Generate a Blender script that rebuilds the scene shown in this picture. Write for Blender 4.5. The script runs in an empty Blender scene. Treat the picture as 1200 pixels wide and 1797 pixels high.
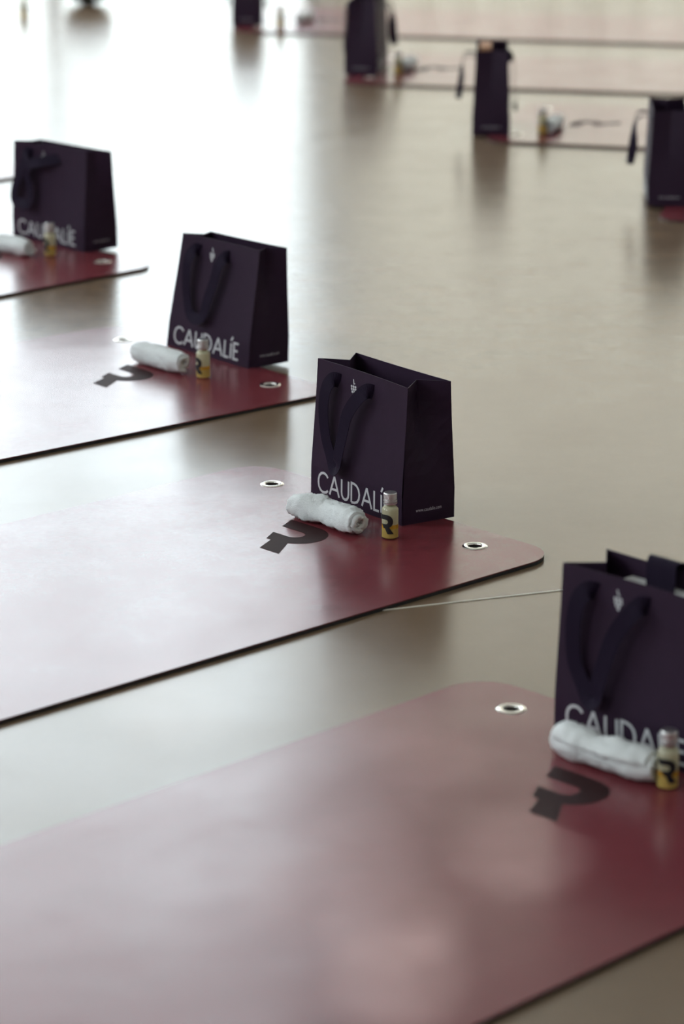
import bpy, bmesh, math, random
from mathutils import Vector, Matrix, noise
from mathutils.geometry import tessellate_polygon

S = bpy.context.scene
COL = S.collection
R = math.radians

# ------------------------------------------------------------------ camera
cam_d = bpy.data.cameras.new('camera')
cam = bpy.data.objects.new('camera', cam_d)
COL.objects.link(cam)
cam.location = (0, 0, 1.193)
cam.rotation_mode = 'XYZ'
cam.rotation_euler = (R(90 - 16.622), 0, 0)
cam.rotation_euler = (cam.rotation_euler.to_matrix() @ Matrix.Rotation(0.003, 3, 'Z')).to_euler()
cam_d.sensor_fit = 'VERTICAL'
cam_d.sensor_height = 36.0
cam_d.lens = 36.0 * 5230.4 / 1797.0
cam_d.clip_start = 0.05
cam_d.dof.use_dof = True
cam_d.dof.focus_distance = 4.10
cam_d.dof.aperture_fstop = 4.2
S.camera = cam

# ------------------------------------------------------------------ sky, exposure
W = bpy.data.worlds.new('overcast_sky')
S.world = W
W.use_nodes = True
bg = W.node_tree.nodes['Background']
bg.inputs[0].default_value = (0.86, 0.94, 1.0, 1)
bg.inputs[1].default_value = 6.2
S.view_settings.view_transform = 'Standard'
S.view_settings.look = 'None'
S.view_settings.exposure = 0.0
S.view_settings.gamma = 1.0
S.view_settings.use_curve_mapping = False

S.cycles.caustics_reflective = False
S.cycles.caustics_refractive = False
# room size
X0, X1, Y0, Y1, H = -4.6, 5.0, -3.0, 11.6, 4.9


def portal(name, loc, rot, sx, sy):
    l = bpy.data.lights.new(name, 'AREA')
    l.shape = 'RECTANGLE'
    l.size, l.size_y = sx, sy
    l.cycles.is_portal = True
    o = bpy.data.objects.new(name, l)
    o.location, o.rotation_euler = loc, rot
    COL.objects.link(o)


# ------------------------------------------------------------------ materials
def nodes_of(name):
    m = bpy.data.materials.new(name)
    m.use_nodes = True
    return m, m.node_tree.nodes, m.node_tree.links, m.node_tree.nodes['Principled BSDF']


def mat(name, col, rough=0.5, metal=0.0, var=0.0, scale=30.0, bump=0.0, bscale=200.0, spec=0.5, **kw):
    m, N, L, b = nodes_of(name)
    b.inputs['Base Color'].default_value = (*col, 1)
    b.inputs['Roughness'].default_value = rough
    b.inputs['Metallic'].default_value = metal
    b.inputs['Specular IOR Level'].default_value = spec
    for k, v in kw.items():
        b.inputs[k.replace('_', ' ')].default_value = v
    tc = N.new('ShaderNodeTexCoord')
    if var:
        n = N.new('ShaderNodeTexNoise')
        n.inputs['Scale'].default_value = scale
        n.inputs['Detail'].default_value = 4
        r = N.new('ShaderNodeValToRGB')
        r.color_ramp.elements[0].position = 0.3
        r.color_ramp.elements[1].position = 0.7
        r.color_ramp.elements[0].color = (*[c * (1 - var) for c in col], 1)
        r.color_ramp.elements[1].color = (*[min(1, c * (1 + var)) for c in col], 1)
        L.new(tc.outputs['Object'], n.inputs['Vector'])
        L.new(n.outputs['Fac'], r.inputs['Fac'])
        L.new(r.outputs['Color'], b.inputs['Base Color'])
    if bump:
        n = N.new('ShaderNodeTexNoise')
        n.inputs['Scale'].default_value = bscale
        n.inputs['Detail'].default_value = 3
        bp = N.new('ShaderNodeBump')
        bp.inputs['Strength'].default_value = bump
        bp.inputs['Distance'].default_value = 0.001
        L.new(tc.outputs['Object'], n.inputs['Vector'])
        L.new(n.outputs['Fac'], bp.inputs['Height'])
        L.new(bp.outputs['Normal'], b.inputs['Normal'])
    return m


def glossy_sheet(name, col, rough, rvar, wave, wscale, wdist, var=0.1, ior=1.5):
    """a smooth sheet (vinyl floor, leatherette mat): broad undulation, fine grain, scuffed gloss"""
    m, N, L, b = nodes_of(name)
    tc = N.new('ShaderNodeTexCoord')
    n1 = N.new('ShaderNodeTexNoise')
    n1.inputs['Scale'].default_value = wscale
    n1.inputs['Detail'].default_value = 1.5
    bp = N.new('ShaderNodeBump')
    bp.inputs['Strength'].default_value = wave
    bp.inputs['Distance'].default_value = wdist
    L.new(tc.outputs['Object'], n1.inputs['Vector'])
    L.new(n1.outputs['Fac'], bp.inputs['Height'])
    n2 = N.new('ShaderNodeTexNoise')
    n2.inputs['Scale'].default_value = 900
    n2.inputs['Detail'].default_value = 2
    bp2 = N.new('ShaderNodeBump')
    bp2.inputs['Strength'].default_value = 0.12
    bp2.inputs['Distance'].default_value = 0.0004
    L.new(tc.outputs['Object'], n2.inputs['Vector'])
    L.new(n2.outputs['Fac'], bp2.inputs['Height'])
    L.new(bp.outputs['Normal'], bp2.inputs['Normal'])
    L.new(bp2.outputs['Normal'], b.inputs['Normal'])
    n3 = N.new('ShaderNodeTexNoise')
    n3.inputs['Scale'].default_value = 6
    n3.inputs['Detail'].default_value = 6
    n3.inputs['Roughness'].default_value = 0.65
    mr = N.new('ShaderNodeMapRange')
    mr.inputs['From Min'].default_value = 0.3
    mr.inputs['From Max'].default_value = 0.7
    mr.inputs['To Min'].default_value = rough - rvar
    mr.inputs['To Max'].default_value = rough + rvar
    L.new(tc.outputs['Object'], n3.inputs['Vector'])
    L.new(n3.outputs['Fac'], mr.inputs['Value'])
    L.new(mr.outputs['Result'], b.inputs['Roughness'])
    rp = N.new('ShaderNodeValToRGB')
    rp.color_ramp.elements[0].position = 0.3
    rp.color_ramp.elements[1].position = 0.7
    rp.color_ramp.elements[0].color = (*[c * (1 - var) for c in col], 1)
    rp.color_ramp.elements[1].color = (*[c * (1 + var) for c in col], 1)
    L.new(n3.outputs['Fac'], rp.inputs['Fac'])
    L.new(rp.outputs['Color'], b.inputs['Base Color'])
    b.inputs['IOR'].default_value = ior
    return m


M_FLOOR = glossy_sheet('vinyl_floor', (0.182, 0.122, 0.078), 0.225, 0.03, 0.25, 1.6, 0.004, 0.06)
M_MAT = glossy_sheet('burgundy_leatherette', (0.180, 0.034, 0.043), 0.23, 0.03, 0.35, 5.0, 0.004, 0.08, 1.50)
M_RUBBER = mat('black_rubber', (0.012, 0.010, 0.010), 0.7, bump=0.3)
M_PRINT = mat('dark_print', (0.030, 0.010, 0.011), 0.6, bump=0.1, spec=0.08)
M_PAPER = mat('plum_paper', (0.028, 0.013, 0.031), 0.6, var=0.06, scale=60, bump=0.08, bscale=500, spec=0.22)
M_RIBBON = mat('plum_ribbon', (0.014, 0.008, 0.021), 0.7, bump=0.4, bscale=900, spec=0.1)
M_LETTER = mat('silver_print', (0.62, 0.62, 0.64), 0.45, var=0.04)
M_URL = mat('grey_print', (0.55, 0.53, 0.58), 0.5, var=0.04)
M_TOWEL = mat('white_terry', (0.80, 0.82, 0.82), 0.95, var=0.03, scale=300, bump=1.0, bscale=700, spec=0.1)
M_METAL = mat('eyelet_metal', (0.86, 0.83, 0.78), 0.16, metal=1.0, bump=0.05)
M_CAP = mat('cap_aluminium', (0.72, 0.71, 0.70), 0.32, metal=1.0, bump=0.05)
M_GLASS, N, L, b = nodes_of('clear_glass')
N.remove(b)
tr = N.new('ShaderNodeBsdfTransparent')
tr.inputs[0].default_value = (0.96, 0.97, 0.95, 1)
gl = N.new('ShaderNodeBsdfGlossy')
gl.inputs['Roughness'].default_value = 0.05
mx = N.new('ShaderNodeMixShader')
mx.inputs[0].default_value = 0.08
L.new(tr.outputs[0], mx.inputs[1])
L.new(gl.outputs[0], mx.inputs[2])
L.new(mx.outputs[0], N['Material Output'].inputs[0])


def liquid(name, col, clear):
    m, N, L, b = nodes_of(name)
    N.remove(b)
    df = N.new('ShaderNodeBsdfDiffuse')
    tl = N.new('ShaderNodeBsdfTranslucent')
    tp = N.new('ShaderNodeBsdfTransparent')
    for n_ in (df, tl, tp):
        n_.inputs[0].default_value = (*col, 1)
    m1, m2 = N.new('ShaderNodeMixShader'), N.new('ShaderNodeMixShader')
    m1.inputs[0].default_value = 0.3
    m2.inputs[0].default_value = clear
    L.new(df.outputs[0], m1.inputs[1])
    L.new(tl.outputs[0], m1.inputs[2])
    L.new(m1.outputs[0], m2.inputs[1])
    L.new(tp.outputs[0], m2.inputs[2])
    L.new(m2.outputs[0], N['Material Output'].inputs[0])
    return m


M_OIL = liquid('amber_oil', (0.80, 0.58, 0.17), 0.05)
M_OILTOP = liquid('orange_oil', (0.85, 0.47, 0.06), 0.05)
M_SERUM = liquid('cloudy_serum', (0.80, 0.75, 0.54), 0.2)
M_BLACK = mat('black_ink', (0.008, 0.007, 0.009), 0.4, bump=0.05)
M_WALL = mat('white_paint', (0.80, 0.79, 0.76), 0.8, var=0.02, scale=3, bump=0.1, bscale=120)
M_CEIL = mat('ceiling_paint', (0.78, 0.77, 0.74), 0.9, var=0.02, scale=3, bump=0.1, bscale=120)
M_FRAME = mat('dark_frame', (0.05, 0.05, 0.055), 0.45, bump=0.05)
M_WHITE = mat('white_card', (0.75, 0.75, 0.73), 0.7, bump=0.1)
M_KRAFT = mat('kraft_card', (0.42, 0.20, 0.10), 0.7, var=0.08, bump=0.1)
M_BALL = mat('black_ball', (0.012, 0.011, 0.014), 0.5, bump=0.3, bscale=300)
M_SEAM = mat('pale_weld', (0.72, 0.68, 0.58), 0.4, var=0.05)
M_PANE, N, L, b = nodes_of('window_glass')
N.remove(b)
tr = N.new('ShaderNodeBsdfTransparent')
tr.inputs[0].default_value = (0.97, 0.985, 0.98, 1)
gl = N.new('ShaderNodeBsdfGlossy')
gl.inputs['Roughness'].default_value = 0.02
mx = N.new('ShaderNodeMixShader')
mx.inputs[0].default_value = 0.06
L.new(tr.outputs[0], mx.inputs[1])
L.new(gl.outputs[0], mx.inputs[2])
L.new(mx.outputs[0], N['Material Output'].inputs[0])
M_SHEER, N, L, b = nodes_of('unseen_sheer')
N.remove(b)
tl = N.new('ShaderNodeBsdfTranslucent')
tl.inputs[0].default_value = (0.92, 0.83, 0.70, 1)
df = N.new('ShaderNodeBsdfDiffuse')
df.inputs[0].default_value = (0.86, 0.83, 0.77, 1)
mx = N.new('ShaderNodeMixShader')
mx.inputs[0].default_value = 0.5
L.new(tl.outputs[0], mx.inputs[1])
L.new(df.outputs[0], mx.inputs[2])
L.new(mx.outputs[0], N['Material Output'].inputs[0])


# ------------------------------------------------------------------ helpers
def link(name, me, m=None, parent=None, smooth=False):
    if m is not None:
        me.materials.clear()
        me.materials.append(m)
    if smooth:
        for p in me.polygons:
            p.use_smooth = True
    o = bpy.data.objects.new(name, me)
    COL.objects.link(o)
    if parent is not None:
        o.parent = parent
    return o


def pyd(name, v, f, m=None, parent=None, smooth=False):
    me = bpy.data.meshes.new(name)
    me.from_pydata([tuple(x) for x in v], [], f)
    me.validate()
    me.update()
    return link(name, me, m, parent, smooth)


def empty(name, loc=(0, 0, 0), rz=0.0):
    o = bpy.data.objects.new(name, None)
    o.empty_display_size = 0.05
    o.location = loc
    o.rotation_euler = (0, 0, rz)
    COL.objects.link(o)
    return o


def tag(o, label, cat=None, group=None, kind=None):
    o['label'] = label
    if cat:
        o['category'] = cat
    if group:
        o['group'] = group
    if kind:
        o['kind'] = kind
    return o


def box(name, lo, hi, m, parent=None, bevel=0.0):
    bm = bmesh.new()
    bmesh.ops.create_cube(bm, size=1)
    for v in bm.verts:
        v.co = Vector([(lo[i] + hi[i]) / 2 + v.co[i] * (hi[i] - lo[i]) for i in range(3)])
    if bevel:
        bmesh.ops.bevel(bm, geom=bm.edges[:], offset=bevel, segments=2, affect='EDGES')
    me = bpy.data.meshes.new(name)
    bm.to_mesh(me)
    bm.free()
    return link(name, me, m, parent)


def struct(o, label=None):
    o['kind'] = 'structure'
    if label:
        o['label'] = label
    return o


def lathe(prof, n=32, cap0=True, cap1=True):
    v, f = [], []
    for r, z in prof:
        for k in range(n):
            a = 2 * math.pi * k / n
            v.append((r * math.cos(a), r * math.sin(a), z))
    for i in range(len(prof) - 1):
        for k in range(n):
            a, b_ = i * n + k, i * n + (k + 1) % n
            f.append((a, b_, b_ + n, a + n))
    if cap0:
        f.append(tuple(range(n))[::-1])
    if cap1:
        f.append(tuple(range((len(prof) - 1) * n, len(prof) * n)))
    return v, f


def catmull(pts, n=8):
    out = []
    P = [pts[0]] + list(pts) + [pts[-1]]
    for i in range(1, len(P) - 2):
        for k in range(n):
            t = k / n
            a, b_, c, d = P[i - 1], P[i], P[i + 1], P[i + 2]
            out.append([0.5 * (2 * b_[j] + (c[j] - a[j]) * t + (2 * a[j] - 5 * b_[j] + 4 * c[j] - d[j]) * t * t
                               + (3 * b_[j] - a[j] - 3 * c[j] + d[j]) * t ** 3) for j in range(len(b_))])
    out.append(list(pts[-1]))
    return out


def solid_sheet(rows, th):
    """closed thin solid from a grid of points"""
    nr, nc = len(rows), len(rows[0])
    nor = []
    for i in range(nr):
        r_ = []
        for j in range(nc):
            a = rows[min(i + 1, nr - 1)][j] - rows[max(i - 1, 0)][j]
            b_ = rows[i][min(j + 1, nc - 1)] - rows[i][max(j - 1, 0)]
            n_ = a.cross(b_)
            r_.append(n_.normalized() if n_.length > 1e-12 else Vector((0, 0, 1)))
        nor.append(r_)
    v, f = [], []
    for s in (0.5, -0.5):
        for i in range(nr):
            for j in range(nc):
                v.append(rows[i][j] + nor[i][j] * th * s)
    o = nr * nc
    for i in range(nr - 1):
        for j in range(nc - 1):
            a = i * nc + j
            f.append((a, a + nc, a + nc + 1, a + 1))
            f.append((o + a, o + a + 1, o + a + nc + 1, o + a + nc))
    for i in range(nr - 1):
        a, b_ = i * nc, (i + 1) * nc
        f.append((a, o + a, o + b_, b_))
        a, b_ = a + nc - 1, b_ + nc - 1
        f.append((a, b_, o + b_, o + a))
    for j in range(nc - 1):
        a, b_ = j, j + 1
        f.append((a, b_, o + b_, o + a))
        a, b_ = (nr - 1) * nc + j, (nr - 1) * nc + j + 1
        f.append((a, o + a, o + b_, b_))
    return v, f


# ------------------------------------------------------------------ the room
struct(box('floor', (X0 - .3, Y0 - .3, -0.2), (X1 + .3, Y1 + .3, 0), M_FLOOR), 'glossy beige brown vinyl floor under the mats')
struct(box('ceiling', (X0 - .3, Y0 - .3, H), (X1 + .3, Y1 + .3, H + .2), M_CEIL), 'pale grey ceiling above the hall')
struct(box('wall_right', (X1, Y0, 0), (X1 + .2, Y1, H), M_WALL), 'white wall on the right of the hall')
struct(box('wall_rear', (X0, Y0 - .2, 0), (X1, Y0, H), M_WALL), 'white wall behind the camera')
struct(box('added_yard_ground', (-30, Y1 + .3, -0.4), (30, 40, -0.2), M_WALL), 'unseen pale ground added outside to stop light from below')  # added outside, keeps sky light from coming up below the horizon
struct(box('added_yard_wall', (-30, 22, -0.2), (30, 22.4, 3.0), M_WALL), 'unseen pale wall added outside to dim the low window reflection')  # added outside, darkens the lower sky mirrored in the far floor

WN = [0]


def wall_with_windows(name, axis, pos, lo, hi, wins, label):
    """a wall slab made of piers and lintels around real openings, each opening with frame, panes and mullions"""
    p = empty(name)
    struct(p, label)

    def b3(nm, a0, a1, z0, z1, d0, d1, m, par):
        if axis == 'y':
            return box(nm, (a0, pos + d0, z0), (a1, pos + d1, z1), m, par)
        return box(nm, (pos - d1, a0, z0), (pos - d0, a1, z1), m, par)
    cur = lo
    for (a0, a1, z0, z1, nv, nh) in wins:
        b3('pier', cur, a0, 0, H, 0, .2, M_WALL, p)
        if z0 > 0:
            b3('sill_wall', a0, a1, 0, z0, 0, .2, M_WALL, p)
        b3('lintel', a0, a1, z1, H, 0, .2, M_WALL, p)
        WN[0] += 1
        w = empty('window_%d' % WN[0])
        struct(w, 'tall unseen daylight window in a dark frame')
        fr = 0.05
        b3('frame_rail', a0, a1, z0, z0 + fr, .06, .12, M_FRAME, w)
        b3('frame_rail', a0, a1, z1 - fr, z1, .06, .12, M_FRAME, w)
        b3('frame_stile', a0, a0 + fr, z0 + fr, z1 - fr, .06, .12, M_FRAME, w)
        b3('frame_stile', a1 - fr, a1, z0 + fr, z1 - fr, .06, .12, M_FRAME, w)
        dx = (a1 - a0) / nv
        dz = (z1 - z0) / nh
        for i in range(1, nv):
            b3('mullion', a0 + i * dx - .025, a0 + i * dx + .025, z0 + fr, z1 - fr, .06, .12, M_FRAME, w)
        for j in range(1, nh):
            b3('transom', a0 + fr, a1 - fr, z0 + j * dz - .02, z0 + j * dz + .02, .065, .115, M_FRAME, w)
        for i in range(nv):
            for j in range(nh):
                b3('pane', a0 + i * dx + .02, a0 + (i + 1) * dx - .02, z0 + j * dz + .018, z0 + (j + 1) * dz - .018, .085, .093, M_PANE, w)
        c, cz = (a0 + a1) / 2, (z0 + z1) / 2
        if axis == 'y':
            portal('daylight', (c, pos + .25, cz), (R(-90), 0, 0), a1 - a0, z1 - z0)
        else:
            portal('daylight', (pos - .25, c, cz), (0, R(-90), 0), z1 - z0, a1 - a0)
        cur = a1
    b3('pier', cur, hi, 0, H, 0, .2, M_WALL, p)


wall_with_windows('wall_back', 'y', Y1, X0, X1, [(-4.2, -0.10, 0.05, 4.65, 4, 2), (-0.02, 3.7, 0.05, 3.3, 4, 1)], 'white wall with a wide glazed front at the far end')
wall_with_windows('wall_left', 'x', X0, Y0, Y1, [(-2.0, 1.0, 1.2, 3.7, 3, 1), (2.4, 5.4, 1.2, 3.7, 3, 1), (6.8, 9.8, 1.2, 3.7, 3, 1)],
                  'white wall on the left with three unseen windows added for fill light')  # these windows are added out of view to fill the room with light


def unseen_curtain(x0, x1, label):  # added out of view, gives the right of the floor its warm reflection
    n = int((x1 - x0) / .03)
    rows = []
    for i in range(9):
        z = .04 + (3.44 - .04) * i / 8
        rows.append([Vector((x0 + (x1 - x0) * k / n, Y1 - .12 + .035 * math.sin(k * 1.15) + .01 * math.sin(k * .37 + i * .4), z)) for k in range(n + 1)])
    v, f = [], []
    nc = n + 1
    for r_ in rows:
        v += r_
    for i in range(8):
        for k in range(n):
            a = i * nc + k
            f.append((a, a + 1, a + 1 + nc, a + nc))
    root = empty('unseen_curtain', ((x0 + x1) / 2, Y1 - .12, 0))
    o = pyd('cloth', [q - Vector(root.location) for q in v], f, M_SHEER, root, True)
    rv, rf = lathe([(.014, x0 - .1), (.014, x1 + .1)], 12)
    pyd('rod', [Vector((c - (x0 + x1) / 2, -b_, a + 3.46)) for (a, b_, c) in rv], rf, M_FRAME, root)
    tag(root, label, 'unseen_curtain')


unseen_curtain(0.0, 3.9, 'unseen off white sheer drape added to tone the floor reflection on the right')

# thin weld seam in the vinyl between the second and the nearest mat
sa, sb = Vector((0.02, 3.551, 0)), Vector((0.75, 3.814, 0))
d = (sb - sa).normalized()
nn = Vector((-d.y, d.x, 0)) * .0012
struct(pyd('trim_1', [sa - nn, sb - nn, sb + nn, sa + nn, sa - nn + Vector((0, 0, .001)), sb - nn + Vector((0, 0, .001)), sb + nn + Vector((0, 0, .001)), sa + nn + Vector((0, 0, .001))],
           [(0, 3, 2, 1), (4, 5, 6, 7), (0, 1, 5, 4), (1, 2, 6, 5), (2, 3, 7, 6), (3, 0, 4, 7)], M_SEAM), 'thin pale weld seam in the floor beside the nearest bag')

# ------------------------------------------------------------------ logo glyph (x right, y up; 0.104 x 0.118)
def glyph():
    P = [(0, .118), (.056, .118)]
    for k in range(1, 15):
        a = R(90 - 152 * k / 14)
        P.append((.058 + .042 * math.cos(a), .077 + .041 * math.sin(a)))
    P += [(.105, 0), (.067, 0), (.050, .035), (.041, .035), (.026, .061), (.056, .061)]
    for k in range(1, 8):
        a = R(-90 + 180 * k / 8)
        P.append((.056 + .013 * math.cos(a), .0745 + .0135 * math.sin(a)))
    P += [(.056, .088), (.014, .088)]
    return P


GL = glyph()


def glyph_mesh(fn, m, parent, name='logo', cuts=0):
    tri = tessellate_polygon([[Vector((x, y, 0)) for x, y in GL]])
    bm = bmesh.new()
    vs = [bm.verts.new((x, y, 0)) for x, y in GL]
    for t in tri:
        try:
            bm.faces.new([vs[i] for i in t])
        except ValueError:
            pass
    if cuts:
        bmesh.ops.subdivide_edges(bm, edges=bm.edges[:], cuts=cuts, use_grid_fill=True)
        bmesh.ops.triangulate(bm, faces=bm.faces[:])
    for v in bm.verts:
        v.co = fn(v.co.x, v.co.y)
    bmesh.ops.recalc_face_normals(bm, faces=bm.faces[:])
    me = bpy.data.meshes.new(name)
    bm.to_mesh(me)
    bm.free()
    return link(name, me, m, parent)


# ------------------------------------------------------------------ mats
ML, MW, MT = 1.83, 0.61, 0.006
EYE = [(.061, .101), (.061, MW - .101)]


def rounded(l, w, r, n=8):
    P = []
    for cx, cy, a0 in ((r, r, 180), (l - r, r, 270), (l - r, w - r, 0), (r, w - r, 90)):
        for k in range(n + 1):
            a = R(a0 + 90 * k / n)
            P.append((cx + r * math.cos(a), cy + r * math.sin(a)))
    return P


def slab(outer, holes, z0, z1):
    loops = [outer] + holes
    flat = [p for l in loops for p in l]
    n = len(flat)
    tri = tessellate_polygon([[Vector((x, y, 0)) for x, y in l] for l in loops])
    v = [(x, y, z1) for x, y in flat] + [(x, y, z0) for x, y in flat]
    f = []
    for t in tri:
        a, b_, c = [Vector((*flat[i], 0)) for i in t]
        t = tuple(t) if (b_ - a).cross(c - a).z > 0 else tuple(t)[::-1]
        f.append(t)
        f.append(tuple(i + n for i in t[::-1]))
    o = 0
    for l in loops:
        k = len(l)
        for i in range(k):
            a, b_ = o + i, o + (i + 1) % k
            f.append((a + n, b_ + n, b_, a))
        o += k
    return v, f


def circle(c, r, n=24):
    return [(c[0] + r * math.cos(-2 * math.pi * k / n), c[1] + r * math.sin(-2 * math.pi * k / n)) for k in range(n)]


PROTO = {}


def yoga_mat(corner, yaw, label, group):
    """local x runs from the head end along the mat, local y across it, from the near edge"""
    root = empty('yoga_mat', (corner[0], corner[1], 0))
    # local x axis = -u, local y axis = n : a rotation by yaw+180 with y flipped is a mirror, so use -y inside
    root.rotation_euler = (0, 0, yaw + math.pi)
    fl = lambda P: [(x, -y) for x, y in P]
    if not PROTO:
        out = fl(rounded(ML, MW, .055))[::-1]
        hol = [circle((x, -y), .0098) for x, y in EYE]
        v, f = slab(out, hol, 0, .0046)
        PROTO['base_layer'] = pyd('base_layer', v, f, M_RUBBER).data
        v, f = slab(out, hol, .0046, MT)
        PROTO['top_layer'] = pyd('top_layer', v, f, M_MAT).data
        prof = [(.0096, .0050), (.0096, .0062), (.0104, .0070), (.0136, .0073), (.0162, .0070), (.0172, MT + .0001)]
        v, f = lathe(prof, 32, False, False)
        PROTO['eyelet'] = pyd('eyelet', v, f, M_METAL, None, True).data
        PROTO['logo'] = glyph_mesh(lambda gx, gy: Vector((.278 - gy, -(.358 - gx), MT + .0003)), M_PRINT, None).data
        for o in list(bpy.data.objects):
            if o.data and o.data in PROTO.values():
                bpy.data.objects.remove(o)
    link('base_layer', PROTO['base_layer'], None, root)
    link('top_layer', PROTO['top_layer'], None, root)
    for x, y in EYE:
        e = link('eyelet', PROTO['eyelet'], None, root)
        e.location = (x, -y, 0)
    link('logo', PROTO['logo'], None, root)
    tag(root, label, 'mat', group)
    return root


NEAR = [((0.598, 2.878), 45.23, 'nearest burgundy exercise mat filling the bottom of the picture'),
        ((0.292, 3.786), 43.11, 'burgundy exercise mat under the sharply focused bag in the middle'),
        ((-0.006, 4.658), 39.68, 'burgundy exercise mat third from the camera, washed out by window glare'),
        ((-0.351, 5.638), 44.52, 'burgundy exercise mat under the bag at the left edge'),
        ((-0.66, 6.66), 45.0, 'far exercise mat peeking out left of the leftmost bag')]
for c, a, lb in NEAR:
    yoga_mat(c, R(a), lb, 'burgundy mats of the near row')
FAR = [((0.650, 6.115), -15.0, 'exercise mat under the bag cut by the right edge'),
       ((0.335, 7.090), -14.0, 'exercise mat of the far row under the bag holding a brown box'),
       ((-0.010, 8.020), -11.5, 'exercise mat of the far row, second from the back'),
       ((-0.345, 9.075), -11.3, 'rearmost exercise mat along the top of the picture')]
for c, a, lb in FAR:
    a = R(a)
    far = (c[0] - math.sin(a) * MW, c[1] + math.cos(a) * MW)
    yoga_mat(far, a + math.pi, lb, 'mats of the far row')

# ------------------------------------------------------------------ bags
CAP = {
    'C': (.82, [[(.80, .80), (.72, .91), (.58, .985), (.44, .995), (.28, .95), (.14, .82), (.07, .62), (.06, .45), (.10, .25), (.22, .09), (.38, .01), (.54, .005), (.70, .05), (.81, .15)]]),
    'A': (.84, [[(.05, 0), (.42, 1.0)], [(.42, 1.0), (.80, 0)], [(.19, .33), (.66, .33)]]),
    'U': (.68, [[(.07, 1), (.07, .36), (.10, .18), (.20, .05), (.34, .01), (.48, .05), (.58, .18), (.61, .36), (.61, 1)]]),
    'D': (.76, [[(.07, 0), (.07, 1), (.28, .99), (.48, .92), (.63, .76), (.69, .52), (.65, .28), (.52, .10), (.32, .02), (.07, .0)]]),
    'L': (.46, [[(.07, 1), (.07, .03), (.44, .03)]]),
    'I': (.16, [[(.07, 0), (.07, .92)], [(.06, 1.06), (.17, 1.30)]]),
    'E': (.50, [[(.45, .97), (.07, .97), (.07, .03), (.46, .03)], [(.07, .52), (.40, .52)]]),
}


def stroke(poly, w):
    n = len(poly)
    lft, rgt = [], []
    for i in range(n):
        p = Vector(poly[i])
        d0 = (p - Vector(poly[i - 1])).normalized() if i else None
        d1 = (Vector(poly[i + 1]) - p).normalized() if i < n - 1 else None
        d0, d1 = d0 or d1, d1 or d0
        t = (d0 + d1)
        t = t.normalized() if t.length > 1e-6 else d1
        k = max(.45, t.dot(d1))
        nrm = Vector((-t.y, t.x)) * (w / 2 / k)
        lft.append(p + nrm)
        rgt.append(p - nrm)
    return lft, rgt


def lettering(fn, m, parent):
    word = 'CAUDALIE'
    tot = sum(CAP[c][0] for c in word) + .085 * 7
    v, f, x = [], [], 0.0
    for c in word:
        wd, sts = CAP[c]
        for st in sts:
            dense = []
            for i in range(len(st) - 1):
                a, b_ = Vector(st[i]), Vector(st[i + 1])
                k = max(1, int((b_ - a).length / .3))
                dense += [a.lerp(b_, j / k) for j in range(k)]
            dense.append(Vector(st[-1]))
            l, r_ = stroke(dense, .125)
            o = len(v)
            for a, b_ in zip(l, r_):
                v.append(fn((a.x + x) / tot, a.y))
                v.append(fn((b_.x + x) / tot, b_.y))
            for i in range(len(l) - 1):
                f.append((o + 2 * i, o + 2 * i + 1, o + 2 * i + 3, o + 2 * i + 2))
        x += wd + .085
    return pyd('lettering', v, f, m, parent)


_t = bpy.data.curves.new('url', 'FONT')
_t.body = 'www.caudalie.com'
_t.size = 1.0
_to = bpy.data.objects.new('url', _t)
COL.objects.link(_to)
bpy.context.view_layer.update()
_me = _to.evaluated_get(bpy.context.evaluated_depsgraph_get()).to_mesh()
URL_V = [v.co.copy() for v in _me.vertices]
URL_F = [tuple(p.vertices) for p in _me.polygons]
_w = max(v.x for v in URL_V)
URL_V = [(v.x / _w, v.y) for v in URL_V]
bpy.data.objects.remove(_to)
bpy.data.curves.remove(_t)


def smooth01(x):
    x = max(0, min(1, x))
    return x * x * (3 - 2 * x)


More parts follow.
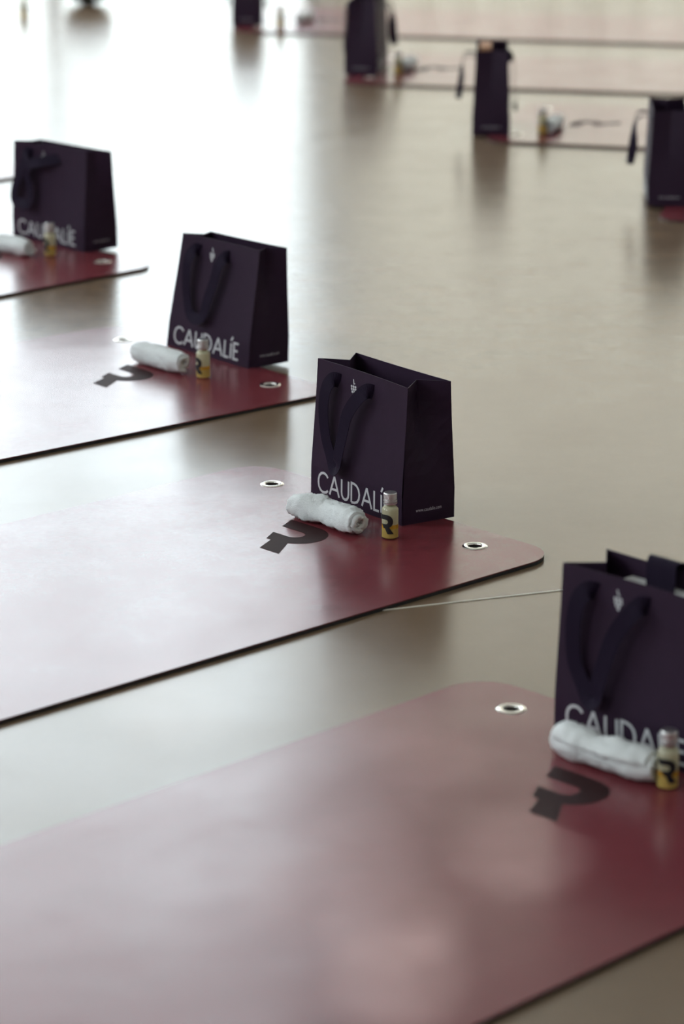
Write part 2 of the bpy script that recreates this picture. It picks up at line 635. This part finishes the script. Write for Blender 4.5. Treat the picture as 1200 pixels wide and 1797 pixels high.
def paper_bag(base, top, z0, hb, label, group, front_handle='hang', back_handle='hang', gus=.02, seed=0):
    """base/top: plan corners front-left, front-right, back-right, back-left (seen from the front)"""
    rnd = random.Random(seed)
    ctr = Vector((sum(p[0] for p in base) / 4, sum(p[1] for p in base) / 4, z0))
    root = empty('gift_bag', ctr)
    B = [Vector((p[0], p[1], z0)) - ctr for p in base]
    T = [Vector((p[0], p[1], z0 + hb)) - ctr for p in top]
    ctop = (T[0] + T[1] + T[2] + T[3]) / 4
    cb = (B[0] + B[1] + B[2] + B[3]) / 4

    def panel(a, b_, bow, lip):
        out = ((B[b_] - B[a]).cross(Vector((0, 0, 1)))).normalized()

        def fn(u, v, off=0.0):
            p = B[a].lerp(B[b_], u).lerp(T[a].lerp(T[b_], u), v)
            bend = bow * math.sin(math.pi * u) * smooth01((v - .1) / .9)
            fold = .0022 * (v / .22 if v < .22 else max(0, 1 - (v - .22) / .5))
            return p + out * (bend + fold * lip + off)
        return fn, out

    front, fo = panel(0, 1, -.004, 1)
    back, bo = panel(2, 3, -.002, 1)

    def grid(fn, nu, nv):
        return [[fn(i / nu, j / nv) for i in range(nu + 1)] for j in range(nv + 1)]

    vs = [0, .06, .12, .18, .22, .27, .35, .45, .55, .65, .75, .85, .93, 1]
    for nm, fn in (('front_panel', front), ('back_panel', back)):
        rows = [[fn(i / 10, v) for i in range(11)] for v in vs]
        v, f = solid_sheet(rows, .0006)
        pyd(nm, v, f, M_PAPER, root)

    def side(a, b_):
        out = ((B[b_] - B[a]).cross(Vector((0, 0, 1)))).normalized()

        def fn(w, v, off=0.0):
            p = B[a].lerp(B[b_], w).lerp(T[a].lerp(T[b_], w), v)
            k = 1 - abs(w - .5) / .5
            inn = gus * smooth01((v - .25) / .75) * k
            inn -= .0018 * k * (1 - smooth01((v - .12) / .2)) * (1 if v > 0 else 0)
            return p + out * (off - inn)
        return fn
    sides = [side(1, 2), side(3, 0)]
    for fn in sides:
        rows = [[fn(w, v) for w in (0, .25, .5, .75, 1)] for v in vs]
        v, f = solid_sheet(rows, .0006)
        sp = pyd('side_panel', v, f, M_PAPER, root)
        uw = lambda x, y: fn(.25 + .50 * x, .085 + .038 * y, .0006)
        uv = [uw(x, y) for x, y in URL_V]
        wa = pyd('web_address', uv, URL_F, M_URL, sp)
    v, f = solid_sheet([[B[0] + Vector((0, 0, .0008)), B[1] + Vector((0, 0, .0008))], [B[3] + Vector((0, 0, .0008)), B[2] + Vector((0, 0, .0008))]], .0008)
    pyd('bottom', v, f, M_PAPER, root)
    for fn in (front, back):
        l = lettering(lambda x, y: fn(.078 + .80 * x, .045 + .145 * y, .0006), M_LETTER, root)
        # small bunch of grapes: rows of dots and a stem
        gv, gf = [], []

        def dot(u, v, ru):
            o = len(gv)
            for k in range(10):
                a = 2 * math.pi * k / 10
                gv.append(fn(u + ru * math.cos(a), v + ru * 1.03 * math.sin(a), .0006))
            gf.append(tuple(range(o, o + 10)))
        for r_, cnt in enumerate((3, 3, 2, 1)):
            for k in range(cnt):
                dot(.395 + (k - (cnt - 1) / 2) * .021 + .003 * (r_ % 2), .875 - r_ * .019, .0092)
        o = len(gv)
        for u, v in ((.385, .925), (.393, .93), (.402, .893), (.394, .89)):
            gv.append(fn(u, v, .0006))
        gf.append((o, o + 1, o + 2, o + 3))
        o = len(gv)
        for u, v in ((.394, .897), (.412, .902), (.408, .894)):
            gv.append(fn(u, v, .0006))
        gf.append((o, o + 1, o + 2))
        pyd('grape_emblem', gv, gf, M_LETTER, root)

    def ribbon(pts3, wdirs, w=.021):
        rows = []
        for p, d_ in zip(pts3, wdirs):
            d_ = d_.normalized()
            rows.append([p - d_ * w / 2, p, p + d_ * w / 2])
        v, f = solid_sheet(rows, .0008)
        return pyd('handle', v, f, M_RIBBON, root)

    def handle(fn, out, style, uL=.25, uR=.62):
        hdir = (B[1] - B[0]).normalized()
        if style == 'hang':
            j = lambda s: rnd.uniform(-s, s)
            sh = j(.05)
            key = [(uL, .885, .0006, .3), (uL - .03, .895, .010, .25), (uL - .07 + sh * .3, .83, .014, .1), (uL - .09 + sh * .5, .68, .014, 0), (uL - .07 + sh, .48, .010, 0),
                   (uL - .01 + sh, .36, .009, .1), (uL + .05 + sh, .275, .010, .5), (uL + .10 + sh, .295, .014, .8), (uL + .12 + sh, .38, .017, .5),
                   (uL + .16 + sh * .6, .55, .018, .1), (uR - .17, .70, .018, 0), (uR - .08, .83, .017, .1), (uR - .03, .89, .010, .2), (uR, .885, .0006, .3)]
        elif style == 'wide':
            key = [(uL, .885, .0006, .2), (uL - .03, .89, .010, .2), (uL - .06, .80, .016, .1), (uL - .05, .62, .014, 0), (uL - .02, .47, .011, 0),
                   (uL + .04, .36, .012, .2), (uL + .14, .32, .014, .5), (uL + .22, .37, .014, .2), (uL + .25, .5, .015, 0), (uR - .08, .66, .015, 0),
                   (uR - .05, .80, .016, .1), (uR - .02, .88, .010, .2), (uR, .885, .0006, .2)]
        elif style == 'side':
            key = [(uL, .885, .0006, .2), (uL - .04, .90, .010, .2), (uL - .03, .82, .016, .1), (uL - .10, .66, .015, 0), (uL - .17, .5, .012, 0),
                   (uL - .15, .40, .014, .3), (uL - .02, .38, .016, .5), (uL + .06, .41, .016, .2), (uL + .06, .55, .016, 0), (uL + .02, .70, .018, .1),
                   (uL + .07, .80, .020, .3), (uL + .2, .84, .016, .5), (uR, .885, .0006, .3)]
        elif style == 'out':
            key = [(uL, .885, .0006, .2), (uL, .91, .014, .2), (uL, .89, .030, .1), (uL + .01, .78, .034, 0), (uL + .02, .62, .034, 0),
                   (uL + .06, .46, .036, .2), (uL + .14, .40, .037, .5), (uR - .10, .46, .036, .2), (uR - .03, .62, .034, 0), (uR - .01, .78, .034, 0),
                   (uR, .89, .030, .1), (uR, .91, .014, .2), (uR, .885, .0006, .2)]
        else:  # 'over': flipped over the rim into the bag
            key = [(uL, .885, .0008, 0), (uL, .95, .005, 0), (uL, 1.04, .002, 0), (uL + .02, 1.045, -.012, 0), (uL + .02, .93, -.016, 0), (uL + .05, .75, -.018, 0),
                   (uL + .14, .66, -.02, .3), (uR - .1, .66, -.02, .3), (uR - .04, .75, -.018, 0), (uR - .02, .93, -.016, 0), (uR - .02, 1.045, -.012, 0),
                   (uR, 1.04, .002, 0), (uR, .95, .005, 0), (uR, .885, .0008, 0)]
        C = catmull(key, 6)
        pts = [fn(c[0], c[1], c[2]) for c in C]
        wd = []
        for i, c in enumerate(C):
            t = (pts[min(i + 1, len(pts) - 1)] - pts[max(i - 1, 0)]).normalized()
            face = out.lerp(Vector((0, 0, 1)), min(1, c[3]) * .5).normalized()
            d_ = t.cross(face)
            if d_.length < 1e-4:
                d_ = hdir.copy()
            if wd and d_.dot(wd[-1]) < 0:
                d_ = -d_
            wd.append(d_.normalized())
        # even out the twist
        for _ in range(3):
            wd = [(wd[max(i - 1, 0)] + wd[i] * 2 + wd[min(i + 1, len(wd) - 1)]).normalized() for i in range(len(wd))]
        if style == 'out':
            wd = [(w_ + out * .9 * smooth01((.85 - c[1]) / .3)).normalized() if w_.dot(hdir) > 0 else (w_ - out * .9 * smooth01((.85 - c[1]) / .3)).normalized() for w_, c in zip(wd, C)]
        if style == 'over':
            wd = [hdir] * len(pts)
        ribbon(pts, wd)

    handle(front, fo, front_handle)
    if back_handle == 'over':
        handle(back, bo, back_handle, .46, .60)
    else:
        handle(back, bo, back_handle, .38, .75)
    tag(root, label, 'gift bag', group)
    return root


G1 = 'plum gift bags of the near row'
BH = .201
paper_bag([(.238, 3.125), (.392, 2.975), (.450, 3.030), (.298, 3.180)], [(.243, 3.122), (.380, 2.982), (.432, 3.032), (.295, 3.172)], MT, .198,
          'plum paper gift bag nearest the camera, cut off by the right edge', G1, 'hang', 'over', gus=.032, seed=3)
paper_bag([(-.044, 4.067), (.082, 3.910), (.155, 3.955), (.027, 4.115)], [(-.034, 4.055), (.088, 3.885), (.147, 3.925), (.019, 4.088)], MT, BH,
          'plum paper gift bag in sharp focus at the middle of the picture', G1, 'hang', 'hang', gus=.032, seed=5)
paper_bag([(-.301, 4.976), (-.156, 4.804), (-.091, 4.856), (-.236, 5.030)], [(-.269, 4.942), (-.136, 4.798), (-.092, 4.820), (-.223, 4.956)], MT, BH,
          'plum paper gift bag between the leftmost and the middle bag', G1, 'wide', 'hang', seed=8)
paper_bag([(-.665, 5.925), (-.506, 5.750), (-.446, 5.805), (-.605, 5.980)], [(-.652, 5.872), (-.498, 5.745), (-.450, 5.745), (-.600, 5.885)], MT, BH,
          'plum paper gift bag at the left edge against the white glare', G1, 'side', 'hang', gus=.012, seed=9)


def far_bag(fl, ang, label, fh, bh, seed, w=.205, dp=.090):
    """fl: the near corner of the back panel; ang: direction from back to front"""
    a = R(ang)
    e = Vector((math.cos(a), math.sin(a)))        # towards the front
    s = Vector((-e.y, e.x))                       # away from the camera
    P = Vector(fl)
    base = [P + e * dp, P + e * dp + s * w, P + s * w, P]
    base = [base[1], base[0], base[3], base[2]]   # front-left, front-right ... seen from the front
    base = [P + e * dp + s * 0, P + e * dp + s * w, P + s * w, P]
    c = sum(base, Vector((0, 0))) / 4
    top = []
    for b_ in base:
        r_ = b_ - c
        top.append(c + e * r_.dot(e) * .86 + s * r_.dot(s) * .95)
    return paper_bag([tuple(b_) for b_ in base], [tuple(t) for t in top], MT, BH, label, 'plum gift bags of the far row', fh, bh, gus=.016, seed=seed)


far_bag((.647, 6.255), -3, 'plum gift bag of the far row cut by the right edge', 'hang', 'out', 21)
bagB = far_bag((.312, 7.170), -3, 'plum gift bag of the far row with a brown box inside', 'hang', 'out', 22)
far_bag((.003, 8.160), -9, 'plum gift bag of the far row, second from the back', 'out', 'hang', 23)
far_bag((-.342, 9.190), 0, 'rearmost plum gift bag at the top edge of the picture', 'hang', 'hang', 24)

# contents that show
o = box('card_box', (-.062, -.022, 0), (.062, .022, .174), M_WHITE, None, .001)
o.location = (.350, 3.086, MT + .002)
o.rotation_euler = (0, 0, R(-46))
tag(o, 'white carton standing inside the bag nearest the camera', 'box')
o = box('kraft_box', (-.014, -.05, 0), (.014, .05, .203), M_KRAFT, None, .001)
o.location = (.346, 7.265, MT + .002)
o.rotation_euler = (0, 0, R(-3))
tag(o, 'brown carton poking out of a far row bag', 'box')

# ------------------------------------------------------------------ towels
def towel(pos, yaw, length, rad, label, group, seed, pinch=None, squash=.86, bend=.0):
    turns, nt, nl = 3.2, 96, 44
    rows = []
    off = Vector((seed * 3.1, seed * 1.7, seed * 2.3))
    for i in range(nl + 1):
        s = i / nl
        row = []
        for k in range(nt + 1):
            q = k / nt
            th = 2 * math.pi * turns * q
            r0 = rad * (.10 + .83 * q)
            ax = (s - .5) * length * (1 + .05 * math.sin(th * .5 + seed)) + .003 * (1 - q) * (1 if s > .5 else -1) * -1
            prof = 1.0
            e = min(s, 1 - s) * length
            prof *= .80 + .20 * smooth01(e / .02)
            if pinch:
                pc, pa, pw = pinch
                prof *= 1 - pa * math.exp(-((s - pc - .05 * math.cos(th)) / pw) ** 2)
                prof *= 1 + .10 * math.exp(-((s - pc + .22) / .2) ** 2)
            nz = noise.noise(Vector((ax * 30, math.cos(th) * 1.1, math.sin(th) * 1.1)) + off)
            nz2 = noise.noise(Vector((ax * 90, math.cos(th) * 3, math.sin(th) * 3)) + off)
            r_ = r0 * prof * (1 + .20 * nz + .10 * nz2)
            y = r_ * math.cos(th + .6 + seed)
            z = r_ * math.sin(th + .6 + seed) * squash
            row.append(Vector((ax, y + bend * (4 * (s - .5) ** 2 - .5), z)))
        rows.append(row)
    v, f = solid_sheet(rows, rad * .27)
    for k in range(len(v)):
        n_ = noise.noise(v[k] * 300 + off) * .0016
        v[k] = v[k] + Vector((n_, n_, n_))
    zs = sorted(p.z for p in v)
    zmin = zs[int(len(zs) * .004)]
    v = [Vector((p.x, p.y, max(0.0002, p.z - zmin))) for p in v]
    o = pyd('rolled_towel', v, f, M_TOWEL, None, True)
    o.location = (pos[0], pos[1], MT)
    o.rotation_euler = (0, 0, yaw)
    tag(o, label, 'towel', group)
    return o


GT = 'rolled white towels'
towel((.286, 3.010), R(-44), .134, .0225, 'rolled white towel in front of the bag nearest the camera', GT, 1, (.40, .17, .12), .88, .007)
towel((-.018, 3.915), R(-47), .130, .0225, 'rolled white towel in front of the sharply focused bag', GT, 2, (.45, .22, .14), .85, -.007)
towel((-.302, 4.808), R(-46), .122, .0195, 'neat white towel roll beside the third bag from the camera', GT, 3, None, .95)
towel((-.658, 5.750), R(-41), .128, .0195, 'blurred white towel roll at the left edge', GT, 4, None, .9)
towel((.515, 7.250), R(75), .12, .019, 'white towel roll on the far row mat, right of the brown box bag', GT, 5)
towel((.180, 8.275), R(75), .12, .019, 'white towel roll on the second mat from the back', GT, 6)
towel((-.120, 9.290), R(75), .12, .019, 'white towel roll on the rearmost mat', GT, 7)

# ------------------------------------------------------------------ bottles
BP = {}


def bottle(pos, face, label, z=MT):
    """face: direction the printed letter looks, radians"""
    root = empty('serum_bottle', (pos[0], pos[1], z), face)
    if not BP:
        r = .0123
        v, f = lathe([(.0100, 0), (r, .0012), (r, .0405), (.0118, .0432), (.0098, .0452), (.0078, .0462), (.0078, .0490)], 32)
        BP['glass_body'] = (pyd('glass_body', v, f, M_GLASS, root, True), None)
        ri = .0111
        v, f = lathe([(.0095, .0014), (ri, .0024), (ri, .0150)], 28)
        BP['oil'] = (pyd('lower_oil', v, f, M_OIL, root), None)
        v, f = lathe([(ri, .0151), (ri, .0205)], 28)
        BP['oil2'] = (pyd('upper_oil', v, f, M_OILTOP, root), None)
        v, f = lathe([(ri, .0206), (ri, .0400), (.0105, .0424), (.0088, .0444), (.0068, .0455)], 28)
        BP['serum'] = (pyd('serum', v, f, M_SERUM, root), None)
        prof = [(.0094, .0485), (.0097, .0512), (.0080, .0517), (.0080, .0523), (.0096, .0528), (.0096, .0546), (.0080, .0551), (.0080, .0556), (.0092, .0561), (.0092, .0632), (.0086, .0642), (.0070, .0644)]
        v, f = lathe(prof, 36)
        BP['cap'] = (pyd('cap', v, f, M_CAP, root), None)
        k = .0270 / .118

        def wrap(gx, gy):
            a = (gx - .052) * k / r
            return Vector(((r + .0002) * math.cos(a), (r + .0002) * math.sin(a), .0085 + gy * k))
        BP['logo'] = (glyph_mesh(wrap, M_BLACK, root, 'printed_letter', 3), None)
    else:
        for key, (o, _) in BP.items():
            c = o.copy()
            COL.objects.link(c)
            c.parent = root
    tag(root, label, 'bottle', 'small serum bottles with silver caps')
    return root


def toward(pos, deg):
    return math.atan2(-pos[1], -pos[0]) + R(deg)


for pos, dg, lb in (((.347, 2.957), -8, 'small glass bottle of yellow oil beside the nearest bag'),
                    ((.065, 3.855), -32, 'small glass bottle of yellow oil before the sharply focused bag'),
                    ((-.228, 4.745), -62, 'small glass bottle of yellow oil beside the neat towel roll'),
                    ((-.571, 5.722), -60, 'blurred oil bottle in front of the leftmost bag'),
                    ((.483, 7.190), 60, 'oil bottle on the far row mat, right of the brown box bag'),
                    ((.150, 8.180), 60, 'oil bottle on the second mat from the back'),
                    ((-.193, 9.165), 60, 'oil bottle on the rearmost mat')):
    bottle(pos, toward(pos, dg), lb)
p_ = (-1.004, 9.42)
bottle(p_, toward(p_, 30), 'faint oil bottle alone in the top left corner glare', 0.0)

# ------------------------------------------------------------------ small dark ball at the top edge
root = empty('exercise_ball', (-.83, 9.76, 0))
bm = bmesh.new()
bmesh.ops.create_uvsphere(bm, u_segments=48, v_segments=32, radius=.08)
for v in bm.verts:
    a = v.co.z / .08
    v.co *= 1 - .004 * (0.5 + 0.5 * math.cos(a * 40))
    v.co.z += .0797
me = bpy.data.meshes.new('rubber_skin')
bm.to_mesh(me)
bm.free()
link('rubber_skin', me, M_BALL, root, True)
v, f = lathe([(.006, .158), (.006, .1605), (.004, .1615)], 16)
pyd('valve_plug', v, f, M_RUBBER, root)
tag(root, 'small black exercise ball cut by the top edge', 'ball')

# ------------------------------------------------------------------ added ceiling spots standing in for dappled sun on mat and floor
def sun_pool_spot(aim, power, size, k):
    top = Vector((-.8 + .2 * k, 9.2, H - .22))
    root = empty('added_pool_spotlight', (top.x, top.y, H))
    d_ = (Vector((aim[0], aim[1], 0)) - top).normalized()
    rot = d_.to_track_quat('-Z', 'Y')
    base = Vector((0, 0, -.22))
    v, f = lathe([(.035, -.04), (.040, -.02), (.040, .07), (.028, .09), (.012, .095)], 24, False, True)
    pyd('housing', [rot @ Vector(p) + base for p in v], f, M_FRAME, root, True)
    v, f = lathe([(.008, -.20), (.008, 0)], 12)
    pyd('stem', v, f, M_FRAME, root)
    v, f = lathe([(.05, -.012), (.05, 0)], 24)
    pyd('ceiling_rose', v, f, M_FRAME, root)
    l = bpy.data.lights.new('added_pool_light', 'SPOT')
    l.energy = power * 1.45
    l.spot_size = size
    l.spot_blend = 1.0
    l.shadow_soft_size = .01
    l.color = (1.0, .86, .80)
    lo = bpy.data.objects.new('added_pool_light', l)
    COL.objects.link(lo)
    lo.parent = root
    lo.location = base
    lo.rotation_mode = 'QUATERNION'
    lo.rotation_quaternion = rot
    tag(root, 'unseen ceiling spotlight added in place of dappled sun', 'spotlight', 'added spotlights for the sun pools')


SUN_POOLS = [(-.197, 3.225, 150, R(1.5)), (.001, 5.145, 170, R(2.2)), (-.035, 2.693, 60, R(1.2)), (.022, 2.785, 75, R(1.1)), (.05, 3.136, 120, R(1.2)),
         (.051, 2.488, 100, R(1.2)), (.048, 2.60, 150, R(1.2)), (.098, 3.031, 100, R(1.1)), (.18, 2.776, 170, R(1.25))]
for k, (ax, ay, pw, sz) in enumerate(SUN_POOLS):
    sun_pool_spot((ax, ay), pw, sz, k)
